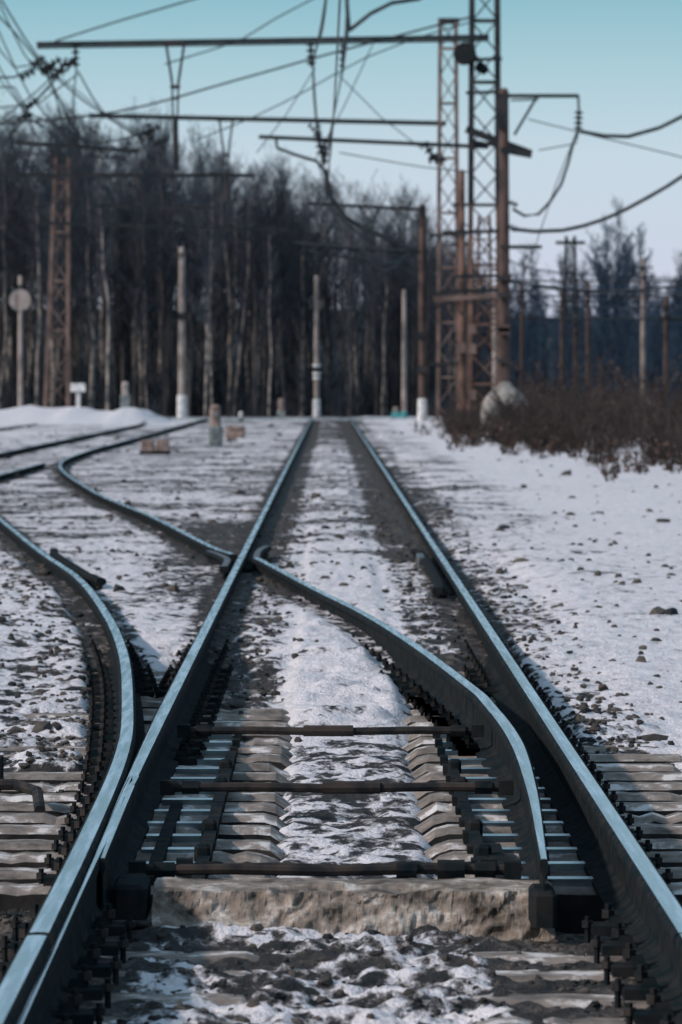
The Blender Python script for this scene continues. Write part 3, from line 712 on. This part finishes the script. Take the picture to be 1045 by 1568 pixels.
# ---------------------------------------------------------------- bushes
def bush_mesh(name,seed,H=1.3,leaves=110,stems=22,spread=.55,wm='bush',lm='leafb',rr=.012):
    r=random.Random(seed);mb=MB()
    for i in range(stems):
        p=Vector((r.gauss(0,spread*.6),r.gauss(0,spread*.6),-.1));d=Vector((r.gauss(0,.30),r.gauss(0,.28),1)).normalized();L=H*r.uniform(.35,1.15)
        P=[p]
        for k in range(4):
            d=(d+Vector((r.gauss(0,.13),r.gauss(0,.13),0))).normalized();P.append(P[-1]+d*L/4)
        mb.tube(P,[rr,rr*.9,rr*.8,rr*.6,rr*.4],3,0,False)
        for q in range(8):
            t=r.uniform(1,4);k=min(int(t),3);pp=P[k].lerp(P[k+1],t-k);nd=(d+rv(r,r.uniform(0,.6))*.9).normalized();l=L*r.uniform(.12,.3)
            e=pp+nd*l;mb.tube([pp,pp.lerp(e,.5)+Vector((0,0,.02)),e],[rr*.6,rr*.5,rr*.3],3,0,False)
            for w in range(int(leaves/stems/8*r.uniform(0,2.9))+ (1 if leaves and r.random()<.35 else 0)):
                c=pp.lerp(e,r.uniform(.3,1.05))+Vector((r.gauss(0,.02),r.gauss(0,.02),r.gauss(0,.02)));a_=rv(r,r.uniform(-1,1)).normalized()*r.uniform(.018,.045);b_=a_.cross(rv(r,.4)).normalized()*a_.length*.6
                b0=len(mb.v);mb.v+=[tuple(c-a_),tuple(c+b_),tuple(c+a_),tuple(c-b_)];mb.f.append((b0,b0+1,b0+2,b0+3));mb.m.append(1)
    me=bpy.data.meshes.new(name);me.from_pydata([tuple(v) for v in mb.v],[],mb.f);me.materials.append(M[wm]);me.materials.append(M[lm])
    me.polygons.foreach_set('material_index',mb.m);me.update();return me
BM=[bush_mesh('bush_mesh',i,leaves=(60,170,100,0,140)[i]) for i in range(5)]
g=empty('dry_bushes')
def basex(Y): return float(np.interp(Y,[78,96,110,125,145,172,230],[6.4,5.3,4.6,3.9,3.5,3.45,6.0]))
for i in range(190):
    Y=random.uniform(84,228) if i<120 else random.uniform(92,160);X=basex(Y)+abs(random.gauss(0,1))*2.4+random.uniform(0,.3)
    s=random.uniform(.35,1.12)*(.7 if X-basex(Y)<.7 else 1.0)*np.interp(Y,[84,130,232],[.70,.95,1.25])
    inst(random.choice(BM),X,Y,gz(X,Y),s,g,'bush')
for i in range(40):
    Y=random.uniform(120,235);X=random.uniform(8,22);inst(random.choice(BM),X,Y,gz(X,Y),random.uniform(1.2,2.0),g,'bush')
for X,Y,s in((4.6,150,.95),(5.0,148,.85),(5.3,152,.9),(4.3,146,.7),(4.9,142,.75)): inst(BM[1],X,Y,gz(X,Y),s,g,'bush')
UB=[bush_mesh('undergrowth_mesh',30+i,2.0,0,40,.9,'twig','twig',.018) for i in range(3)]
g=empty('undergrowth')
for i in range(180):
    Y=random.uniform(250,300);X=random.uniform(-18,8)*Y/262;inst(random.choice(UB),X,Y,gz(X,Y),random.uniform(.5,1.3)*(.6 if Y<256 else 1.2),g,'bush')
WM=[bush_mesh('weed_mesh',60+i,.5,30,5,.07,rr=.008) for i in range(3)]
g=empty('dry_weeds')
wl=[(4.0,82,1.1),(4.05,81,.9),(5.3,88,1.1),(5.0,92,1.2),(4.6,99,1.2),(5.7,85,1.1),(2.6,120,.9),(3.2,150,.9),(1.35,22.6,.18),(1.42,22.2,.2),(1.5,22.8,.2),(1.3,21.6,.15),(4.8,86,.8),(3.6,110,.8),(3.3,128,1.0),(3.9,104,.8)]
for i in range(50):
    Y=random.uniform(80,165);wl.append((basex(Y)-random.uniform(-.3,1.0),Y,random.uniform(.6,1.8)))
for X,Y,s in wl:
    inst(random.choice(WM),X,Y,gz(X,Y),s,g,'weed')

# ---------------------------------------------------------------- sky and sun
ELEV=math.radians(32);ROT=math.radians(-117)
w=bpy.data.worlds.new("World");scene.world=w;w.use_nodes=True
t=w.node_tree;N=t.nodes;L=t.links;bg=N['Background']
sky=N.new('ShaderNodeTexSky');sky.sky_type='NISHITA';sky.sun_disc=False;sky.sun_elevation=ELEV;sky.sun_rotation=ROT;sky.air_density=1.2;sky.dust_density=1.5
tc=N.new('ShaderNodeTexCoord');sp=N.new('ShaderNodeSeparateXYZ');L.new(tc.outputs['Generated'],sp.inputs[0])
mr=N.new('ShaderNodeMapRange');mr.inputs['From Min'].default_value=0;mr.inputs['From Max'].default_value=.2;L.new(sp.outputs['Z'],mr.inputs[0])
rp=N.new('ShaderNodeValToRGB');L.new(mr.outputs[0],rp.inputs[0]);e=rp.color_ramp.elements
e[0].position=0;e[0].color=(.50,.53,.67,1);e[1].position=1;e[1].color=(.22,.34,.45,1)
for p,c in((.10,(.49,.54,.67)),(.20,(.44,.55,.65)),(.28,(.29,.47,.56)),(.35,(.16,.37,.47)),(.5,(.20,.36,.46))):
    q=e.new(p);q.color=(*c,1)
sc_=N.new('ShaderNodeVectorMath');sc_.operation='SCALE';sc_.inputs['Scale'].default_value=10;L.new(rp.outputs[0],sc_.inputs[0])
mx=N.new('ShaderNodeMix');mx.data_type='RGBA';mx.inputs[0].default_value=.85;L.new(sky.outputs[0],mx.inputs[6]);L.new(sc_.outputs[0],mx.inputs[7])
L.new(mx.outputs[2],bg.inputs['Color']);bg.inputs['Strength'].default_value=.13
sd=Vector((math.sin(ROT)*math.cos(ELEV),math.cos(ROT)*math.cos(ELEV),math.sin(ELEV)))
l=bpy.data.lights.new('sun','SUN');l.energy=3.1;l.angle=math.radians(3);l.color=(1,.87,.78)
so=bpy.data.objects.new('sun',l);scene.collection.objects.link(so);so.rotation_euler=sd.to_track_quat('Z','Y').to_euler()

# ---------------------------------------------------------------- camera
cd=bpy.data.cameras.new('camera');cam=bpy.data.objects.new('camera',cd);scene.collection.objects.link(cam);scene.camera=cam
cd.sensor_fit='VERTICAL';cd.sensor_height=36;cd.sensor_width=24;cd.lens=200;cd.clip_end=6000;cd.clip_start=.5
cam.location=(0,0,CAMH);cam.rotation_euler=(math.radians(90-1.276),0,math.radians(-.128))
cd.dof.use_dof=True;cd.dof.focus_distance=20.5;cd.dof.aperture_fstop=10.5
scene.view_settings.view_transform='Standard';scene.view_settings.look='None';scene.view_settings.exposure=0
